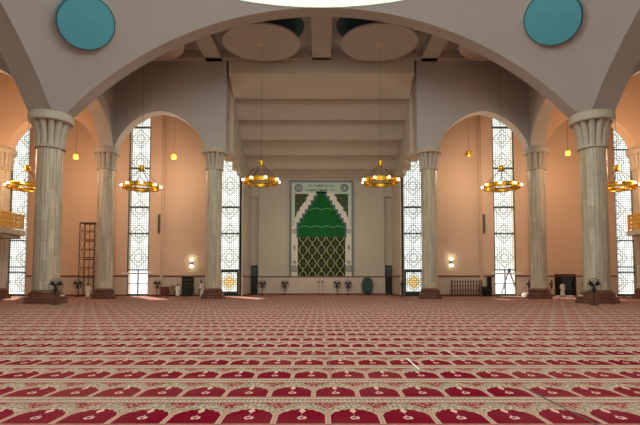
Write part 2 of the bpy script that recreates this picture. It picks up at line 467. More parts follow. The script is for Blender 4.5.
# qibla wall
YW = 55.5
def wpt(bm, x0, x1, z0, z1, y0=YW, y1=YW + .5): return box(bm, x0, x1, y0, y1, z0, z1)
WX = [(-35.6, -33.5, 24), (-22.05, -19.6, 24), (-11.65, -9.3, 24), (9.3, 11.65, 24), (19.6, 22.05, 24), (33.3, 35.6, 24)]
ZW = 22.5
for s, nm in ((-1, 'left'), (1, 'right')):
    bm = NB()
    def seg(a, b, z0, z1, y0=YW, y1=YW + .5):
        x0, x1 = sorted([s * a, s * b]); box(bm, x0, x1, y0, y1, z0, z1)
    seg(9.1, 9.3, 0, ZTOP); seg(11.65, 12.6, 0, ZTOP)
    seg(12.6, 18.3, 0, ZTOP, YW + .55, YW + 1.05); seg(12.6, 12.9, 0, ZTOP, YW + .3, YW + .6)
    seg(18.3, 19.6, 0, ZTOP, YW, YW + 1.05); seg(18.1, 18.45, 0, ZTOP, YW + .3, YW + .8)
    seg(22.05, 23.4, 0, ZTOP, YW, YW + 1.05); seg(23.4, 26.6, 0, ZTOP, YW + .55, YW + 1.05)
    seg(29.1, 31.5, 0, ZTOP, YW + .55, YW + 1.05); seg(26.6, 29.1, 2.5 if s > 0 else 0, ZTOP, YW + .55, YW + 1.05)
    seg(31.5, 33.5, 0, ZTOP, YW, YW + 1.05)
    seg(35.6, 42, 0, ZTOP)
    for a, b in ((9.3, 11.65), (19.6, 22.05), (33.4, 35.6)): seg(a, b, ZW, ZTOP)
    struct('wall_%s' % nm, bm, 'plaster_peach')
    # side cheek of the niche: floor to vault beyond the window, only above capital height in front of it
    bm = NB(); xs = sorted([s * 8.95, s * 9.35])
    box(bm, xs[0], xs[1], YW, 62.4, 0, ZTOP)
    box(bm, xs[0], xs[1], 49.0, 51.2, 14.6, ZTOP); box(bm, xs[0], xs[1], 51.2, 53.4, 14.1, ZTOP); box(bm, xs[0], xs[1], 53.4, YW, 13.5, ZTOP)
    x2 = sorted([s * 9.35, s * 9.9]); box(bm, x2[0], x2[1], 53.8, 54.6, 14.1, ZTOP)
    x3 = sorted([s * 9.35, s * 10.5]); box(bm, x3[0], x3[1], 52.4, 53.3, 14.8, ZTOP)
    struct('wall_%s' % nm, bm, 'plaster_beige')
    # dado, stone rail and skirting
    for nm2, z0, z1, pr, mt in (('dado', .18, 2.18, .05, 'dado'), ('rail', 2.18, 2.34, .1, 'red_trim'), ('skirt', 0, .18, .09, 'red_trim')):
        bm = NB()
        seg(11.65, 12.6, z0, z1, YW - pr, YW)
        seg(12.9, 18.1, z0, z1, YW + .55 - pr, YW + .55); seg(18.3, 19.6, z0, z1, YW - pr, YW)
        seg(22.05, 23.4, z0, z1, YW - pr, YW); seg(23.4, 26.6, z0, z1, YW + .55 - pr, YW + .55); seg(29.1, 31.5, z0, z1, YW + .55 - pr, YW + .55)
        seg(31.5, 33.4, z0, z1, YW - pr, YW); seg(35.6, 42, z0, z1, YW - pr, YW)
        if nm2 == 'rail' or s < 0: seg(26.6, 29.1, z0, z1, YW + .55 - pr, YW + .55)
        xs = sorted([s * (8.95 - pr), s * 8.95]); box(bm, xs[0], xs[1], YW, 61.8, z0, z1)
        x0, x1 = sorted([s * 8.1, s * 8.95]);
        if nm2 != 'skirt': pass
        x0, x1 = sorted([s * 0.0, s * 8.0]); box(bm, x0, x1, 62.0 - pr - .2, 62.0, z0, z1)
        struct('baseboard_%s' % nm if nm2 == 'skirt' else 'trim_%d' % (1 if nm2 == 'dado' else 2), bm, mt)
bm = NB()
box(bm, -8.0, 8.0, 61.8, 62.4, 0, 15.0)
for s in (-1, 1):
    xs = sorted([s * 8.0, s * 8.95]); box(bm, xs[0], xs[1], 61.8, 62.4, 12.4, 15.0); box(bm, xs[0], xs[1], 62.15, 62.5, 0, 12.45)
box(bm, -8.95, 8.95, 61.6, 61.9, 14.52, 14.7)
struct('wall_qibla', bm, 'plaster_beige')
# raised joints of the wall panels beside the prayer niche
bm = NB()
for x in (-7.95, -4.35, 4.2, 7.95): box(bm, x - .04, x + .04, 61.74, 61.82, 2.35, 14.2)
struct('trim_3', bm, 'plaster')

# windows
def window(i, x0, x1, bars, lower_z, kind, sill=.15):
    bm = NB(); y0, y1 = YW + .06, YW + .3; f = .1
    box(bm, x0, x0 + f, y0, y1, sill, ZW); box(bm, x1 - f, x1, y0, y1, sill, ZW)
    box(bm, x0, x1, y0, y1, 0, sill + .12); box(bm, x0, x1, y0, y1, ZW - .15, ZW)
    for z in bars: box(bm, x0 + f, x1 - f, y0, y1, z - .07, z + .07)
    root = struct('window_%d' % i, bm, 'dark_frame')
    zs = [sill + .12] + [b for b in bars] + [ZW - .15]
    for a, b in zip(zs, zs[1:]):
        low = b <= lower_z + .01
        mt = 'pane' if not low else kind
        obj('pane', box(NB(), x0 + f, x1 - f, YW + .17, YW + .19, a + .07, b - .07), mt, root)
    if kind == 'pane_flower':
        bm = NB(); zt = lower_z - .1
        box(bm, x0 + f, x0 + .3, y0, y1 - .02, sill, zt); box(bm, x1 - .3, x1 - f, y0, y1 - .02, sill, zt); box(bm, x0 + .3, x1 - .3, y0, y1 - .02, sill, .5); box(bm, x0 + .3, x1 - .3, y0, y1 - .02, zt - .22, zt)
        obj('casement_frame', bm, 'dark_frame', root)
    if kind == 'pane_clear':
        c = (x0 + x1) / 2
        bm = NB(); box(bm, c - .05, c + .05, y0 + .02, y1, sill + .12, lower_z - .1); box(bm, x0 + f, x1 - f, y0 + .02, y1, 1.35, 1.45)
        obj('glazing_bar', bm, 'dark_frame', root)
        obj('window_sill', box(NB(), x0 - .5, x1 + .5, YW - .25, YW + .04, lower_z - .55, lower_z - .35), 'white_paint', root)
    return root
bz = [2.96, 7.11, 10.14, 14.64, 19.42]
window(1, -35.6, -33.5, [2.7, 3.3, 6.3, 12.2], 2.8, 'pane')
window(2, -22.05, -19.6, bz, 3.0, 'pane_clear')
window(3, -11.65, -9.3, bz[:3], 3.0, 'pane_flower')
window(4, 9.3, 11.65, bz[:3], 3.0, 'pane_flower')
window(5, 19.6, 22.05, bz, 3.0, 'pane_clear')
window(6, 33.5, 35.6, [2.7, 3.3, 6.3, 12.2, 16.8], 2.8, 'pane')

# narrow dark doors in the niche corners and the dark doorways of the outer bays
for i, s in ((1, -1), (2, 1)):
    xs = sorted([s * 8.08, s * 8.9])
    root = struct('door_%d' % i, box(NB(), xs[0], xs[1], 62.0, 62.13, 0, 3.7), 'black')
    bm = NB(); box(bm, xs[0] + .12, xs[1] - .12, 61.97, 62.0, .3, 2.2); obj('door_panel', bm, 'dark_glass', root)
    bm = NB(); box(bm, xs[0] + .12, xs[1] - .12, 61.97, 62.0, 2.4, 3.5); obj('door_panel', bm, 'dark_frame', root)
    obj('door_handle', tube(NB(), (xs[1] - .08, 61.93, 1.0), (xs[1] - .08, 61.93, 1.3), .03), 'steel', root)
for i, s in ((3, 1),):
    xs = sorted([s * 26.6, s * 29.1]); c = sum(xs) / 2
    bm = NB(); box(bm, xs[0], xs[0] + .12, YW + .6, YW + 1, 0, 2.5); box(bm, xs[1] - .12, xs[1], YW + .6, YW + 1, 0, 2.5); box(bm, xs[0], xs[1], YW + .6, YW + 1, 2.38, 2.5)
    root = struct('door_%d' % i, bm, 'dark_wood')
    for a, b in ((xs[0] + .12, c - .01), (c + .01, xs[1] - .12)):
        lf = obj('door_leaf', box(NB(), a, b, YW + .8, YW + .86, .02, 2.38), 'dark_glass', root)
        obj('door_handle', tube(NB(), (c + (.1 if a > c - .05 else -.1), YW + .74, 1.0), (c + (.1 if a > c - .05 else -.1), YW + .74, 1.3), .02), 'steel', lf)

# ------------------------------------------------------------------ columns
def column(label, x, y, r, ped, zc0, zc1, rc, group=None):
    t = thing('marble_column', label, 'column', (x, y, 0), 0, group)
    bm = lathe(NB(), [(ped, 0), (ped, .22), (ped * .95, .24), (ped * .95, .46), (ped * .8, .5), (ped * .8, .76), (ped * .74, .79)], 8); bmesh.ops.rotate(bm, verts=bm.verts[:], cent=(0, 0, 0), matrix=Matrix.Rotation(pi / 8, 3, 'Z'))
    b = obj('pedestal', bm, 'brown_marble', t)
    bmesh_base = lathe(NB(), [(r * 1.16, .78), (r * 1.17, .84), (r * 1.08, .9), (r * 1.03, .93), (r * 1.02, 1.0)], 32)
    obj('base_moulding', bmesh_base, 'brown_marble', t, True)
    obj('shaft', lathe(NB(), [(r, 1.0), (r, zc0)], 24), 'shaft', t)
    nr = 12; H = zc1 - zc0
    def rf(rr, z, a):
        q = abs(cos(a * nr / 2)) ** .45
        k = min(1, max(0, (z - zc0 + .05) / .15))
        depth = .10 + .24 * max(0, (z - zc0) / H)
        return rr * (1 - depth * (1 - q) * 1.3 * k)
    prof = [(r * 1.0, zc0 - .12), (r * 1.14, zc0 - .1), (r * 1.15, zc0 + .0)]
    for i in range(11):
        q = i / 10; prof.append((r * 1.1 + (rc * .93 - r * 1.1) * q ** 2.3, zc0 + .04 + (H * .76 - .04) * q))
    cp = obj('capital', lathe(NB(), prof, 192, (0, 0, 0), rf), 'cap', t)
    ab = lathe(NB(), [(rc * .80, zc0 + H * .73), (rc * 1.02, zc0 + H * .74), (rc * 1.05, zc0 + H * .77), (rc * 1.04, zc1 - .06), (rc * 1.0, zc1)], 24)
    obj('abacus', ab, 'cap', cp)
    return t
ZB0, ZB1 = 12.6, 14.6
for s, sd in ((-1, 'left'), (1, 'right')):
    column('massive grey marble column carrying the dome on the %s, thickest and nearest there' % sd, s * 20.85, 37.15, .93, 1.5, 11.85, 14.42, 1.52, 'dome columns')
    column('slender marble column beside the %s end of the central stepped niche' % sd, s * 10.5, 47.5, .77, 1.15, ZB0, ZB1, 1.22, 'slender columns of the qibla arcade')
    column('slender marble column just inward of the %s dome column, before tall clear-footed window' % sd, s * 21.05, 47.5, .80, 1.15, ZB0, ZB1, 1.15, 'slender columns of the qibla arcade')
    column('slender marble column at the far %s edge beside the balcony' % sd, s * 31.3, 47.5, .77, 1.15, ZB0, ZB1, 1.15, 'slender columns of the qibla arcade')

# ------------------------------------------------------------------ balconies
def bars(xa, xb, ya, yb):
    bm = NB(); n = 16
    for i in range(n + 1):
        q = i / n; x, y = xa + (xb - xa) * q, ya + (yb - ya) * q; box(bm, x - .035, x + .035, y - .035, y + .035, .95, 2.2)
    for z in (1.0, 1.35, 1.75): box(bm, min(xa, xb) - .03, max(xa, xb) + .03, min(ya, yb) - .03, max(ya, yb) + .03, z, z + .09)
    return bm
for s, sd in ((-1, 'left'), (1, 'right')):
    t = thing('balcony', 'gilt-railed balcony with a plaster slab along the %s aisle' % sd, 'balcony', (s * 34.5 + (.9 if s > 0 else 0), 33, 5.6), 0, 'aisle balconies')
    xs = sorted([-s * 6.5, s * 6.8])
    obj('slab', box(box(NB(), xs[0], xs[1], -18, 13.2, .35, .8), xs[0] + .3, xs[1] - .3, -17.8, 12.9, 0, .35), 'plaster_beige', t)
    for i in range(8):
        y0 = -18 + i * 3.9; xx = -s * 6.4
        fr = obj('railing_panel', bars(xx, xx, y0 + .1, y0 + 3.7), 'gold_panel', t)
        bm = NB(); box(bm, xx - .06, xx + .06, y0, y0 + 3.9, 2.2, 2.3); box(bm, xx - .06, xx + .06, y0 - .05, y0 + .06, .8, 2.3)
        obj('rail_post', bm, 'gold', t)
    n = 3
    for i in range(n):
        x0 = xs[0] + .1 + i * 4.4
        obj('railing_panel', bars(x0 + .1, x0 + 4.2, 13.08, 13.08), 'gold_panel', t)
        bm = NB(); box(bm, x0, x0 + 4.4, 13.02, 13.14, 2.2, 2.3); box(bm, x0 - .05, x0 + .06, 13.02, 13.14, .8, 2.3)
        obj('rail_post', bm, 'gold', t)
    for i in range(3): obj('support', box(NB(), -.3 - 6.0 * s + 6 * s * i, .3 - 6.0 * s + 6 * s * i, -15, -14.4, -5.6, 0), 'plaster_beige', t)

# ------------------------------------------------------------------ ceiling discs
def ceiling_disc(x, label):
    t = thing('ceiling_disc', label, 'ceiling disc', (x, 42.3, 22.65), 0, 'round ceiling discs in the coffers')
    obj('plate', lathe(NB(), [(3.3, -.02), (3.4, .0), (3.4, .16), (3.25, .18)], 64), 'plaster', t)
    obj('hub', lathe(NB(), [(.42, -.08), (.45, -.04), (.45, 0.0)], 20), 'plaster_beige', t)
    obj('hanger', lathe(NB(), [(.2, .17), (.2, 1.36)], 12), 'plaster', t)
    s = -1 if x > 0 else 1
    return t
for x, lb in ((-5.3, 'large round ceiling disc left of the centre beam above the stepped vault'), (5.1, 'large round ceiling disc right of the centre beam above the stepped vault'),
              (-15.7, 'round ceiling disc mostly hidden behind the great arch on the left'), (15.7, 'round ceiling disc mostly hidden behind the great arch on the right'),
              (-26.2, 'round ceiling disc over the left side aisle'), (26.2, 'round ceiling disc over the right side aisle')):
    ceiling_disc(x, lb)
bm = NB()
for x in (-4.95, 4.75): lathe(bm, [(3.4, ZTOP - .06), (3.45, ZTOP - .005)], 48, (x, 41.7, 0))
struct('trim_4', bm, 'teal_dark')
# teal roundels on the pendentives
for s, sd, c in ((-1, 'left', (-16.4, 33.1, 19.68)), (1, 'right', (16.12, 33.1, 20.0))):
    t = thing('teal_roundel', 'plain teal disc on the curved spandrel above the %s dome column' % sd, 'roundel', c, 0, 'teal roundels on the pendentives')
    nrm = (Vector((0, DC, ZC)) - Vector(c)).normalized()
    t.rotation_mode = 'QUATERNION'; t.rotation_quaternion = nrm.to_track_quat('Z', 'Y')
    obj('disc', lathe(NB(), [(1.86, -.05), (1.86, .3), (1.82, .33)], 64), 'teal', t)
    obj('rim', torus(NB(), 1.85, .05, (0, 0, .3), 64, 6), 'teal_dark', t)

# ------------------------------------------------------------------ chandeliers
def chandelier(x, y, label):
    t = thing('ring_chandelier', label, 'chandelier', (x, y, 10.35), 0, 'brass ring chandeliers')
    # scrolled band
    bm = NB()
    for z in (-.17, .15): torus(bm, 1.5, .05, (0, 0, z), 40, 6)
    for k in range(24):
        a = 2 * pi * k / 24
        m = Matrix.Translation((1.5 * cos(a), 1.5 * sin(a), 0)) @ Matrix.Rotation(a, 4, 'Z') @ Matrix.Rotation(pi / 2, 4, 'Y')
        torus(bm, .11, .03, (0, 0, 0), 10, 5, 1, m)
        tube(bm, (1.5 * cos(a + .13), 1.5 * sin(a + .13), -.22), (1.5 * cos(a + .13), 1.5 * sin(a + .13), .2), .03, n=5)
    obj('ring', bm, 'gold', t, True)
    bm = lathe(NB(), [(1.47, -.15), (1.5, -.15), (1.5, .13), (1.47, .13)], 40, closed=True); obj('band', bm, 'gold', t)
    bm = NB(); torus(bm, .8, .07, (0, 0, -.3), 28, 6)
    for k in range(8):
        a = pi / 4 * k; tube(bm, (.8 * cos(a), .8 * sin(a), -.3), (1.5 * cos(a), 1.5 * sin(a), -.15), .035, n=5)
    obj('inner_ring', bm, 'gold', t, True)
    for k in range(8):
        a = pi / 4 * k + .35; cx, cy = 1.62 * cos(a), 1.62 * sin(a)
        bm = tube(NB(), (1.5 * cos(a), 1.5 * sin(a), -.1), (cx, cy, -.12), .03, n=5); tube(bm, (cx, cy, -.16), (cx, cy, -.04), .08, n=8)
        h = obj('lamp_holder', bm, 'gold', t)
        obj('bulb', sphere(NB(), (cx, cy, .05), .11, n=10), 'bulb', h, True)
    obj('hub', lathe(NB(), [(.1, 1.32), (.3, 1.35), (.3, 1.45), (.22, 1.5), (.22, 1.75), (.25, 1.8), (.1, 1.86), (.03, 1.9)], 16), 'gold', t, True)
    for k in range(6):
        a = pi / 3 * k + .2; obj('chain', tube(NB(), (.25 * cos(a), .25 * sin(a), 1.38), (1.5 * cos(a), 1.5 * sin(a), .15), .02, n=5), 'rust', t)
    obj('hanging_rod', tube(NB(), (0, 0, 1.85), (0, 0, 12.78), .013, n=6), 'rust', t)
    return t
ch = chandelier(-5.25, 42.3, 'lit brass ring chandelier just left of the green prayer niche')
for x, lb in ((5.15, 'lit brass ring chandelier just right of the green prayer niche'),
              (-15.7, 'brass ring chandelier inside the left arch, before its tall window'),
              (15.7, 'brass ring chandelier inside the right arch, before its tall window'),
              (-25.7, 'ring chandelier left of the left dome column, before the far window'),
              (25.8, 'ring chandelier right of the right dome column, at the picture edge')):
    c = copy_tree(ch); c.location.x = x; c['label'] = lb
    if abs(x) > 10: c.location.z -= .45
# pendants
def pendant(x, y, z, label, lit=True):
    t = thing('pendant_lamp', label, 'pendant lamp', (x, y, z), 0, 'small pendant lamps of the back bays'); t.scale = (.8, .8, .8)
    bm = lathe(NB(), [(.1, .42), (.3, .36), (.42, .28), (.42, .22), (.3, .2)], 12); obj('lamp_cap', bm, 'gold', t)
    obj('lamp_shade', lathe(NB(), [(.26, .2), (.34, .1), (.34, -.3), (.2, -.42)], 12), 'lantern' if lit else 'gold', t)
    bm = NB()
    for k in range(6):
        a = pi / 3 * k; tube(bm, (.37 * cos(a), .37 * sin(a), .26), (.37 * cos(a), .37 * sin(a), -.32), .025, n=5)
        if not lit: tube(bm, (.3 * cos(a), .3 * sin(a), -.1), (.75 * cos(a), .75 * sin(a), .02), .04, n=5)
    obj('cage', bm, 'gold', t)
    obj('hanging_rod', tube(NB(), (0, 0, .4), (0, 0, (24 - z) / .8), .017, n=5), 'rust', t)
pendant(-15.75, 51.6, 15.0, 'amber lit pendant lantern hanging in the left arch near its window')
pendant(15.7, 51.6, 15.3, 'unlit brass pendant with short arms hanging in the right arch', False)
pendant(-26.2, 51.6, 15.0, 'amber lit pendant lantern between the two left columns')
pendant(26.3, 51.6, 15.4, 'amber lit pendant lantern between the two right columns')

# ------------------------------------------------------------------ prayer niche wall panel
U = .1279
def nx(px): return (px - 321.6) * U
def nz(py): return 14.45 - (py - 181) * U
t = thing('prayer_niche', 'white marble mihrab panel with stepped green tiled arch and inscription', 'prayer niche', (0, 61.7, 2.35))
def nobj(name, bm, mat, par=None, smooth=False):
    o = obj(name, bm, mat, par or t, smooth)
    o.matrix_parent_inverse = Matrix.Identity(4)
    me = o.data
    for v in me.vertices: v.co -= Vector((0, 61.7, 2.35))
    return o
def nb(bm, a, b, c, d, y0, y1): return box(bm, nx(a), nx(b), y0, y1, nz(d), nz(c))
YN = 61.78
bm = NB(); nb(bm, 289.6, 353.4, 180.6, 276.2, YN - .06, YN); nobj('outer_border', bm, 'frame_grey')
bm = NB(); nb(bm, 292, 351.2, 182.8, 275.8, YN - .12, YN - .06); fm = nobj('marble_field', bm, 'frame_marble')
bm = NB(); nb(bm, 292.3, 351, 183, 193.4, YN - .14, YN - .12); nobj('inscription_panel', bm, 'frame_mint')
for a, b in ((292.2, 294.6), (348.7, 351)):
    bm = NB(); nb(bm, a, b, 193.4, 226, YN - .14, YN - .12); nobj('side_band', bm, 'frame_mint')
# stepped profile
def stepped(extra, top, hw0, d=2.75, dz=4.4, n=8):
    L = []; x = 321.6; z = top; hw = hw0
    right = [(x + hw + extra, z)]
    for k in range(n):
        right.append((x + hw + extra, z + dz)); z += dz
        if k < n - 1: hw += d; right.append((x + hw + extra, z))
    return right, z
right, zb = stepped(0, 193.0, 3.4)
pts = [(nx(a), nz(b)) for a, b in right] + [(nx(right[-1][0]), nz(238)), (nx(643.2 - right[-1][0]), nz(238))] + [(nx(643.2 - a), nz(b)) for a, b in reversed(right)]
nobj('stepped_arch', prism(NB(), pts, YN - .16, YN - .12), 'tile_green')
e = 2.0; pts = [(nx(a + e), nz(b - 1.2)) for a, b in right] + [(nx(right[-1][0] + e), nz(238)), (nx(643.2 - right[-1][0] - e), nz(238))] + [(nx(643.2 - a - e), nz(b - 1.2)) for a, b in reversed(right)]
nobj('arch_outline', prism(NB(), pts, YN - .14, YN - .12), 'ros_dark')
bm = NB(); nb(bm, 298.2, 345, 237, 275.6, YN - .17, YN - .12); nobj('tiled_panel', bm, 'tile_lattice')
for sgn in (0, 1):
    f = (lambda a: a) if sgn == 0 else (lambda a: 643.2 - a)
    pts = [(295.2, 194.2), (308.6, 194.2), (308.6, 196), (306.5, 198), (306.5, 201), (303.8, 203.4), (301.5, 206.4), (299.6, 208.4), (300.6, 210.4), (297.6, 212), (296.2, 217), (295.2, 217.6)]
    P2 = [(nx(f(a)), nz(b)) for a, b in pts]
    if sgn: P2 = P2[::-1]
    nobj('corner_tiles', prism(NB(), P2, YN - .15, YN - .12), 'floral')
ROTX = Matrix.Rotation(pi / 2, 4, 'X')
def rosette(px, py, r, mat):
    m = Matrix.Translation((nx(px), YN - .14, nz(py))) @ ROTX
    bm = lathe(NB(), [(r * U, 0), (r * U, .04)], 24); bmesh.ops.transform(bm, matrix=m, verts=bm.verts[:]); o = nobj('rosette', bm, mat)
    bm = torus(NB(), r * U * .62, r * U * .1, (0, 0, .04), 20, 5); lathe(bm, [(r * U * .25, .03), (r * U * .25, .06)], 10)
    bmesh.ops.transform(bm, matrix=m, verts=bm.verts[:]); nobj('rosette_ring', bm, 'frame_marble', t)
rosette(299, 188.4, 3.9, 'ros_dark'); rosette(344.4, 188.2, 3.9, 'ros_dark')
rosette(294.9, 268.4, 3.5, 'ros_grey'); rosette(348.4, 268.4, 3.5, 'ros_grey')
for px in (294.9, 348.4):
    rosette(px, 231.5, 2.3, 'frame_grey'); rosette(px, 261.8, 1.7, 'frame_grey')
    bm = NB(); pts = [(nx(px), nz(244)), (nx(px + 1.1), nz(247.5)), (nx(px), nz(251)), (nx(px - 1.1), nz(247.5))]; nobj('lozenge', prism(bm, pts, YN - .15, YN - .12), 'frame_grey')
# two lines of brown calligraphy, as strokes
bm = NB(); rnd = random.Random(3)
for (x0, x1, zc) in ((309, 335, 186.0), (306.5, 336.5, 190.3)):
    x = x0
    while x < x1:
        k = rnd.choice('aabcd'); wdt = rnd.uniform(1.0, 2.0); y0, y1 = YN - .165, YN - .14
        if k == 'a': nb(bm, x, x + .45, zc - 1.7, zc + 1.2, y0, y1); nb(bm, x, x + wdt, zc + .8, zc + 1.25, y0, y1)
        elif k == 'b':
            tube(bm, (nx(x), YN - .15, nz(zc + 1)), (nx(x + wdt * .6), YN - .15, nz(zc - .6)), .03, n=4); tube(bm, (nx(x + wdt * .6), YN - .15, nz(zc - .6)), (nx(x + wdt), YN - .15, nz(zc + 1)), .03, n=4)
        elif k == 'c':
            torus(bm, .09, .03, (0, 0, 0), 8, 4, 1, Matrix.Translation((nx(x + .8), YN - .15, nz(zc))) @ ROTX); nb(bm, x, x + wdt, zc + .7, zc + 1.15, y0, y1)
        else:
            nb(bm, x, x + wdt, zc - .2, zc + .25, y0, y1); nb(bm, x + .5, x + .9, zc - 1.5, zc - 1.1, y0, y1)
        x += wdt + .35
nobj('inscription', bm, 'ink')

# ------------------------------------------------------------------ wall lamps, column loudspeakers
for s, sd, z in ((-1, 'left', 3.75), (1, 'right', 3.85)):
    t = thing('wall_sconce', 'lit up-and-down wall light on the %s bay wall above the rail' % sd, 'wall light', (s * 14.8, YW + .4, z), 0, 'wall lights')
    obj('bracket', box(NB(), -.12, .12, -.06, .15, -.2, .2), 'steel', t)
    obj('upper_lamp', lathe(NB(), [(.08, .22), (.2, .32), (.2, .42)], 12, (0, -.1, 0)), 'sconce', t)
    obj('lower_lamp', lathe(NB(), [(.24, -.45), (.2, -.3), (.08, -.2)], 12, (0, -.1, 0)), 'sconce', t)
    light('sconce_glow', 'POINT', (s * 14.8, YW + .1, z - .35), 14, (1, 1, .8), .1)
    light('sconce_glow', 'POINT', (s * 14.8, YW + .1, z + .55), 6, (1, 1, .8), .1)
    t = thing('column_loudspeaker', 'slim grey column loudspeaker high on the pilaster of the %s bay' % sd, 'loudspeaker', (s * 18.45, YW - .12, 7.15), 0, 'column loudspeakers')
    obj('cabinet', box(NB(), -.12, .12, -.1, .12, 0, 2.15), 'ros_grey', t); obj('grille', box(NB(), -.08, .08, -.13, -.1, .1, 2.05), 'dark_frame', t)
    t = thing('column_loudspeaker', 'short slim loudspeaker on the %s corner strip of the central niche' % sd, 'loudspeaker', (s * 12.1, YW - .1, 2.6), 0, 'column loudspeakers')
    obj('cabinet', box(NB(), -.1, .1, -.1, .08, 0, .95), 'ros_grey', t); obj('grille', box(NB(), -.07, .07, -.12, -.1, .06, .9), 'black', t)

# ------------------------------------------------------------------ pedestal fans
def fan(x, y, label, rz=0, h=1.35, R=.5):
    t = thing('pedestal_fan', label, 'fan', (x, y, 0), rz, 'black pedestal fans')
    obj('base', lathe(NB(), [(.28, 0), (.3, .03), (.26, .07), (.06, .1)], 20), 'black', t)
    obj('pole', tube(NB(), (0, 0, .08), (0, 0, h), .028), 'black', t)
    obj('motor', lathe(NB(), [(.05, -.14), (.1, -.1), (.11, .02), (.07, .08)], 12), 'black', t).matrix_local = Matrix.Translation((0, .05, h)) @ ROTX
    bm = NB()
    for rr, yy in ((R, 0), (R * .75, .06), (R * .5, .08), (R * .25, .09)): torus(bm, rr, .009 if rr < R else .018, (0, 0, yy), 28, 4)
    for rr in (R * .6,): torus(bm, rr, .009, (0, 0, -.09), 24, 4)
    for k in range(20):
        a = 2 * pi * k / 20
        tube(bm, (R * cos(a), R * sin(a), 0), (.06 * cos(a), .06 * sin(a), .1), .006, n=4); tube(bm, (R * cos(a), R * sin(a), 0), (.08 * cos(a), .08 * sin(a), -.1), .006, n=4)
    obj('cage', bm, 'black', t).matrix_local = Matrix.Translation((0, -.08, h)) @ ROTX
    for k in range(3):
        a = 2 * pi * k / 3 + .5
        bm = NB(); pts = []
        for q in range(9):
            b = a - .42 + .84 * q / 8; pts.append((R * .86 * cos(b), R * .86 * sin(b)))
        pts += [(.07 * cos(a + .7), .07 * sin(a + .7)), (.07 * cos(a - .7), .07 * sin(a - .7))]
        prism(bm, pts, -.09, -.08); obj('blade', bm, 'black', t).matrix_local = Matrix.Translation((0, 0, h))
    return t
fan(19.0, 34.3, 'large black pedestal fan before the pedestal of the right dome column')
fan(-18.75, 34.6, 'black pedestal fan turned aside, before the left dome column', .9)
for x, lb in ((-7.35, 'black pedestal fan before the dado, first right of the left dark door'), (-4.55, 'black pedestal fan under the left edge of the prayer niche'),
              (1.95, 'black pedestal fan right of the microphones, inner of two together'), (3.3, 'black pedestal fan right of the microphones, outer of two together')):
    fan(x, 61.1, lb)
fan(9.0, 55.0, 'black pedestal fan seen nearly edge-on between right dark door and window', 1.2)
fan(-26.9, 54.2, 'black pedestal fan at the left foot of the scaffold tower', .3)
fan(-23.7, 53.9, 'black pedestal fan at the right foot of the scaffold tower', -.5)
fan(-18.3, 54.6, 'black pedestal fan beside the reddish chest in the left bay', .8)
fan(25.6, 54.8, 'black pedestal fan at the left jamb of the dark right doorway', 1.0)
fan(29.6, 54.8, 'black pedestal fan at the right jamb of the dark right doorway', -1.0)
fan(23.0, 54.6, 'black pedestal fan right of the step ladder, beside the column', 1.1)

# ------------------------------------------------------------------ microphones
for x, lb in ((-.33, 'left one of two microphone stands below the prayer niche'), (.14, 'right one of two microphone stands below the prayer niche')):
    t = thing('microphone_stand', lb, 'microphone stand', (x, 60.6, 0), 0, 'microphone stands')
    obj('base', lathe(NB(), [(.17, 0), (.17, .03), (.03, .05)], 16), 'black', t); obj('pole', tube(NB(), (0, 0, .04), (0, 0, 1.5), .02), 'black', t)
    obj('microphone', sphere(NB(), (0, -.06, 1.6), .09, 1.5), 'black', t, True)

# green arched chair back
t = thing('arched_chair', 'tall green oval-backed chair standing against the dado right of the niche', 'chair', (5.7, 61.0, 0))
def arch_outline(w2, h, z0=0, n=14): return [(-w2 * .8, z0), (-w2, z0 + h * .35)] + [(-w2 * cos(pi * i / n), z0 + h * .52 + h * .48 * sin(pi * i / n)) for i in range(n + 1)] + [(w2, z0 + h * .35), (w2 * .8, z0)]
obj('back_frame', prism(NB(), arch_outline(.76, 2.2, .1), .05, .15), 'oak', t)
obj('back_cushion', prism(NB(), arch_outline(.64, 1.96, .22), -.02, .05), 'green_gloss', t)
obj('seat', box(NB(), -.55, .55, -.55, .0, .38, .56), 'darkgreen', t)
for a in (-.5, .42):
    for b in (-.52, -.1): obj('leg', box(NB(), a, a + .08, b, b + .08, 0, .4), 'oak', t)

# ------------------------------------------------------------------ scaffold tower
t = thing('scaffold_tower', 'tall rusty steel scaffold tower standing against the left aisle wall', 'scaffold', (-25.45, 53.6, 0))
def frame(z0, z1, y):
    bm = NB(); 
    for x in (-.8, .8): tube(bm, (x, y, z0), (x, y, z1), .04, n=6)
    for z in (z0 + .1, z1 - .1, (z0 + z1) / 2): tube(bm, (-.8, y, z), (.8, y, z), .032, n=6)
    for x in (-.3, .3): tube(bm, (x, y, z0 + .1), (x, y, z1 - .1), .018, n=6)
    return bm
for k in range(4):
    for y in (-.6, .6): obj('end_frame', frame(.15 + k * 2, .15 + (k + 1) * 2, y), 'rust', t)
    bm = NB()
    for x in (-.8, .8):
        tube(bm, (x, -.6, .3 + k * 2), (x, .6, 2 + k * 2), .02, n=6); tube(bm, (x, .6, .3 + k * 2), (x, -.6, 2 + k * 2), .02, n=6)
    tube(bm, (-.8, -.6, .3 + k * 2), (.8, .6, 2 + k * 2), .018, n=6)
    obj('cross_brace', bm, 'rust', t)
obj('platform', box(NB(), -.8, .8, -.62, .62, 7.95, 8.03), 'dark_wood', t)
for x in (-.8, .8):
    for y in (-.6, .6): obj('caster', lathe(NB(), [(.1, 0), (.12, .08), (.06, .18)], 10, (x, y, 0)), 'black', t)

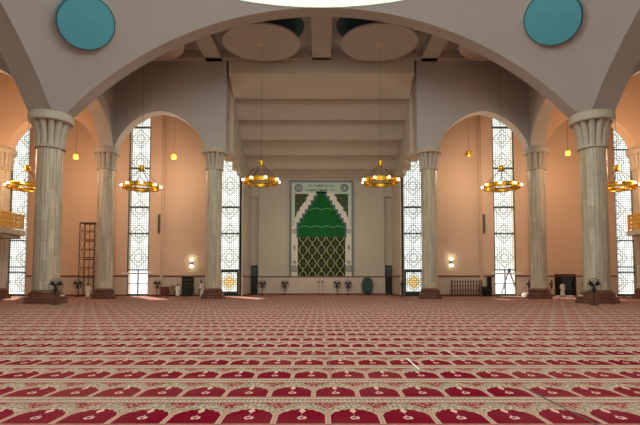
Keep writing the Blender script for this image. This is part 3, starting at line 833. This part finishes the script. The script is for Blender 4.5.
# ------------------------------------------------------------------ step ladder
t = thing('step_ladder', 'aluminium A-frame step ladder before the bright right bay window', 'ladder', (20.7, 54.1, 0))
def rails(y0, y1, rungs, wtop=.2, wbot=.45, n=6):
    bm = NB()
    for s in (-1, 1): tube(bm, (s * wbot + y0 * 0, y0, 0), (s * wtop, y1, 2.75), .045, n=6)
    if rungs:
        for k in range(1, 9):
            q = k / 9; ww = wbot + (wtop - wbot) * q; box(bm, -ww, ww, y0 + (y1 - y0) * q - .05, y0 + (y1 - y0) * q + .05, 2.75 * q - .02, 2.75 * q + .02)
    return bm
r = Matrix.Rotation(radians(78), 4, 'Z')
a = obj('front_rails', rails(-.95, -.06, True), 'alu', t); a.matrix_local = r
b = obj('rear_rails', rails(.95, .06, False), 'alu', t); b.matrix_local = r
c = obj('top_step', box(NB(), -.26, .26, -.16, .16, 2.72, 2.8), 'black', t); c.matrix_local = r
tag(obj('paint_bucket', lathe(NB(), [(.1, 0), (.13, .26), (.14, .27)], 14), 'black', loc=(20.72, 54.1, 2.8)), 'small dark bucket on the top step of the ladder', 'bucket')
tag(obj('equipment_case', box(box(NB(), -.5, .5, -.4, .4, 0, .3), -.42, .42, -.32, .32, .3, .42), 'white_paint', loc=(22.3, 53.2, 0)), 'low white case on the floor between ladder and column', 'case')

# ------------------------------------------------------------------ furniture of the left bay
t = thing('bookcase', 'tall dark bookcase of green books against the left bay wall', 'bookcase', (-14.95, 54.9, 0))
bm = NB(); box(bm, -.62, -.56, -.25, .25, 0, 2.15); box(bm, .56, .62, -.25, .25, 0, 2.15); box(bm, -.62, .62, -.25, .25, 2.1, 2.17); box(bm, -.6, .6, .2, .25, 0, 2.1)
obj('carcass', bm, 'dark_wood', t)
for k in range(5): obj('shelf', box(NB(), -.56, .56, -.24, .2, .1 + k * .4, .13 + k * .4), 'dark_wood', t)
n0 = None
SH = ['lowest', 'second', 'third', 'fourth', 'top']
for k in range(5):
    x = -.52; i = 0
    while x < .46:
        wd = random.uniform(.05, .09); hh = random.uniform(.2, .24)
        o = obj('book', box(NB(), -14.95 + x, -14.95 + x + wd, 54.70, 54.96, .131 + k * .4, .131 + k * .4 + hh), 'book_a' if (i + k) % 4 else 'book_b')
        tag(o, '%s book standing on the %s shelf of the dark bookcase' % ('green' if (i + k) % 4 else 'maroon', SH[k]), 'book', '%s books on the %s shelf of the bookcase' % ('green' if (i + k) % 4 else 'maroon', SH[k]))
        x += wd + .006; i += 1
def chair(x, y, label, mat, rz=0):
    t = thing('wooden_chair', label, 'chair', (x, y, 0), rz)
    obj('seat', box(NB(), -.28, .28, -.28, .28, .42, .5), mat, t)
    obj('backrest', box(NB(), -.28, .28, .22, .28, .62, 1.2), mat, t)
    for a in (-.28, .23):
        obj('leg', box(NB(), a, a + .05, -.28, -.23, 0, .42), 'dark_wood', t); obj('leg', box(NB(), a, a + .05, .23, .28, 0, 1.2), 'dark_wood', t)
    return t
chair(-16.6, 54.6, 'brown wooden chair standing left of the bookcase', 'oak')
chair(-13.4, 54.9, 'low dark chair between the bookcase and the column', 'dark_wood', .2)
t = thing('storage_chest', 'reddish wooden chest left of the brown chair in left bay', 'chest', (-17.5, 54.9, 0))
obj('body', box(NB(), -.4, .4, -.3, .3, .06, 1.0), 'red_wood', t); obj('lid', box(NB(), -.43, .43, -.33, .33, 1.0, 1.08), 'red_wood', t)
for a in (-.38, .3):
    for b in (-.28, .2): obj('foot', box(NB(), a, a + .08, b, b + .08, 0, .06), 'dark_wood', t)

# right bay: slatted rack, dark bin, loudspeaker
t = thing('slatted_rack', 'long dark slatted wooden shoe rack against the right bay wall', 'rack', (16.0, 54.3, 0))
for k in range(4): obj('shelf', box(NB(), -1.65, 1.65, -.25, .25, .15 + k * .5, .2 + k * .5), 'dark_wood', t)
for k in range(12):
    x = -1.62 + k * 3.24 / 11; obj('slat', box(NB(), x - .05, x + .05, -.3, -.25, .03, 1.8), 'rust', t)
for a in (-1.65, 1.58):
    for b in (-.25, .2): obj('leg', box(NB(), a, a + .07, b, b + .06, 0, 1.8), 'dark_wood', t)
t = thing('waste_bin', 'dark bin standing at the right end of the slatted rack', 'bin', (18.05, 54.4, 0))
obj('body', lathe(NB(), [(.24, 0), (.3, .9), (.3, .95)], 16), 'black', t, True); obj('lid', lathe(NB(), [(.32, .95), (.32, 1.02), (.2, 1.14)], 16), 'black', t)
t = thing('floor_loudspeaker', 'tall dark loudspeaker standing beside the right bay window pilaster', 'loudspeaker', (18.75, 54.9, 0))
obj('cabinet', box(NB(), -.22, .22, -.2, .2, .05, 2.2), 'black', t); obj('grille', box(NB(), -.18, .18, -.23, -.2, .15, 2.1), 'dark_glass', t); obj('foot', box(NB(), -.26, .26, -.24, .24, 0, .05), 'black', t)
for s, sd in ((1, 'left'), (-1, 'right')):
    pass
for x, lb in ((-19.58, 'pale folded cushion on the right corner of the left dome pedestal'), (19.58, 'pale folded cushion on the left corner of the right dome pedestal'), (22.12, 'pale folded cushion on the right corner of the right dome pedestal')):
    bm = NB(); box(bm, -.13, .13, -.22, .22, 0, .14); bmesh.ops.bevel(bm, geom=bm.edges[:], offset=.05, segments=3, affect='EDGES')
    tag(obj('cushion', bm, 'cushion', loc=(x, 37.15, .505)), lb, 'cushion')
# carpet joint strips
for (x0, y0, x1, y1, wd, mt, lb) in ((1.79, 9.1, 1.79, 10.35, .016, 'white_paint', 'white tape strip on the carpet right of centre, the nearer one'), (2.9, 10.6, 2.9, 11.7, .012, 'cushion', 'white tape strip on the carpet right of centre, the farther one'),
                                     (3.08, 5.5, 3.08, 7.5, .013, 'dark_wood', 'dark joint line across the nearest carpet rows on the right'), (.15, 8.2, .15, 14.0, .009, 'red_wood', 'thin dark red carpet joint running away near the centre')):
    tag(obj('carpet_strip', box(NB(), x0 - wd, x0 + wd, y0, y1, 0, .006), mt), lb, 'carpet strip')

# ------------------------------------------------------------------ people
def person(x, y, h, rz, label, lean=0.0, arm=0.0):
    """standing figure in a long robe; skeleton grown with a skin modifier"""
    t = thing('person', label, 'person', (x, y, 0), rz)
    k = h / 1.75
    J = {'pel': (0, 0, .95, .15, .11), 'wst': (0, lean * .1, 1.12, .14, .1), 'chs': (0, lean * .2, 1.32, .17, .11), 'nck': (0, lean * .27, 1.48, .06, .06), 'hd': (0, lean * .3 - .01, 1.56, .075, .09), 'hd2': (0, lean * .3 - .01, 1.67, .085, .1)}
    E = [('pel', 'wst'), ('wst', 'chs'), ('chs', 'nck'), ('nck', 'hd'), ('hd', 'hd2')]
    for s, q in ((-1, 'l'), (1, 'r')):
        J['sh' + q] = (s * .2, lean * .2, 1.4, .06, .06); J['el' + q] = (s * .25, lean * .2 - arm * .1 + .02, 1.12, .045, .045); J['wr' + q] = (s * .24, lean * .2 - .06 - arm * .3, .88 + arm * .2, .03, .03); J['pm' + q] = (s * .24, lean * .2 - .08 - arm * .36, .82 + arm * .2, .035, .022)
        J['hp' + q] = (s * .1, 0, .88, .1, .1); J['kn' + q] = (s * .11, -.03 - s * .05, .48, .07, .07); J['an' + q] = (s * .11, .02 - s * .08, .09, .045, .045); J['to' + q] = (s * .12, -.12 - s * .08, .04, .04, .03)
        E += [('chs', 'sh' + q), ('sh' + q, 'el' + q), ('el' + q, 'wr' + q), ('wr' + q, 'pm' + q), ('pel', 'hp' + q), ('hp' + q, 'kn' + q), ('kn' + q, 'an' + q), ('an' + q, 'to' + q)]
        px, py, pz = J['pm' + q][:3]
        for f in range(4):
            L = (.065, .075, .07, .055)[f]; oy = -.03 + f * .02
            J['f%d%s' % (f, q)] = (px, py + oy, pz - .05, .009, .009); J['g%d%s' % (f, q)] = (px - s * .015, py + oy, pz - .05 - L, .008, .008)
            E += [('pm' + q, 'f%d%s' % (f, q)), ('f%d%s' % (f, q), 'g%d%s' % (f, q))]
        J['t1' + q] = (px - s * .01, py - .045, pz - .02, .01, .01); J['t2' + q] = (px - s * .02, py - .065, pz - .06, .009, .009); E += [('pm' + q, 't1' + q), ('t1' + q, 't2' + q)]
    names = list(J); me = bpy.data.meshes.new('body')
    me.from_pydata([tuple(c * k for c in J[n][:3]) for n in names], [(names.index(a), names.index(b)) for a, b in E], [])
    o = bpy.data.objects.new('body', me); C.objects.link(o); o.parent = t
    md = o.modifiers.new('skin', 'SKIN'); md.use_smooth_shade = True
    for i, n in enumerate(names): me.skin_vertices[0].data[i].radius = (J[n][3] * k, J[n][4] * k); me.skin_vertices[0].data[i].use_root = (n == 'pel')
    o.modifiers.new('sub', 'SUBSURF').levels = 1; o.modifiers['sub'].render_levels = 1
    me.materials.append(M['skin'])
    # robe with folds
    def rf(r, z, a):
        hemk = max(0, 1 - z / (.9 * k)); return r * (1 + .07 * hemk * sin(9 * a)) * (1.0 if abs(cos(a)) > .5 else .82)
    prof = [(.27, .08), (.25, .3), (.22, .6), (.2, .9), (.18, 1.1), (.21, 1.3), (.2, 1.4), (.11, 1.47), (.07, 1.5)]
    bm = lathe(NB(), [(r * k, z * k) for r, z in prof], 32, (0, 0, 0), rf)
    for v in bm.verts: v.co.y += lean * .2 * max(0, v.co.z / k - .9) / .5 * k
    for s in (-1, 1):
        q = 'l' if s < 0 else 'r'
        P = [Vector(J[n + q][:3]) * k for n in ('sh', 'el', 'wr')]
        tube(bm, P[0], P[1], .08 * k, .07 * k, 12); tube(bm, P[1], P[2], .07 * k, .075 * k, 12)
    obj('robe', bm, 'white', t, True)
    hx = Vector(J['hd2'][:3]) * k
    obj('hair', lathe(NB(), [(.098 * k, -.02 * k), (.108 * k, .03 * k), (.095 * k, .08 * k), (.05 * k, .115 * k), (.01, .12 * k)], 20, (hx.x, hx.y + .015 * k, hx.z)), 'hair', t, True)
    bm = NB()
    tube(bm, (hx.x, hx.y - .1 * k, hx.z - .03 * k), (hx.x, hx.y - .125 * k, hx.z - .055 * k), .012 * k, .016 * k, 6); o = obj('nose', bm, 'skin', t)
    for s in (-1, 1):
        obj('eye', sphere(NB(), (s * .033 * k, hx.y - .092 * k, hx.z - .015 * k), .012 * k, n=8), 'dark_glass', t, True)
        obj('ear', sphere(NB(), (s * .09 * k, hx.y, hx.z - .03 * k), .022 * k, 1.5, 8), 'skin', t, True)
    return t
person(-11.95, 49.3, 1.72, -.9, 'person in a long white robe walking beside the column left of the niche', -.5, .5)
person(-24.55, 51.6, 1.45, .3, 'person in white robe standing at the foot of the scaffold tower')
person(-15.9, 54.3, 1.35, .1, 'person in white partly before the left edge of the bookcase')
person(26.3, 53.6, 1.62, .2, 'person in a white robe standing before the dark right doorway')
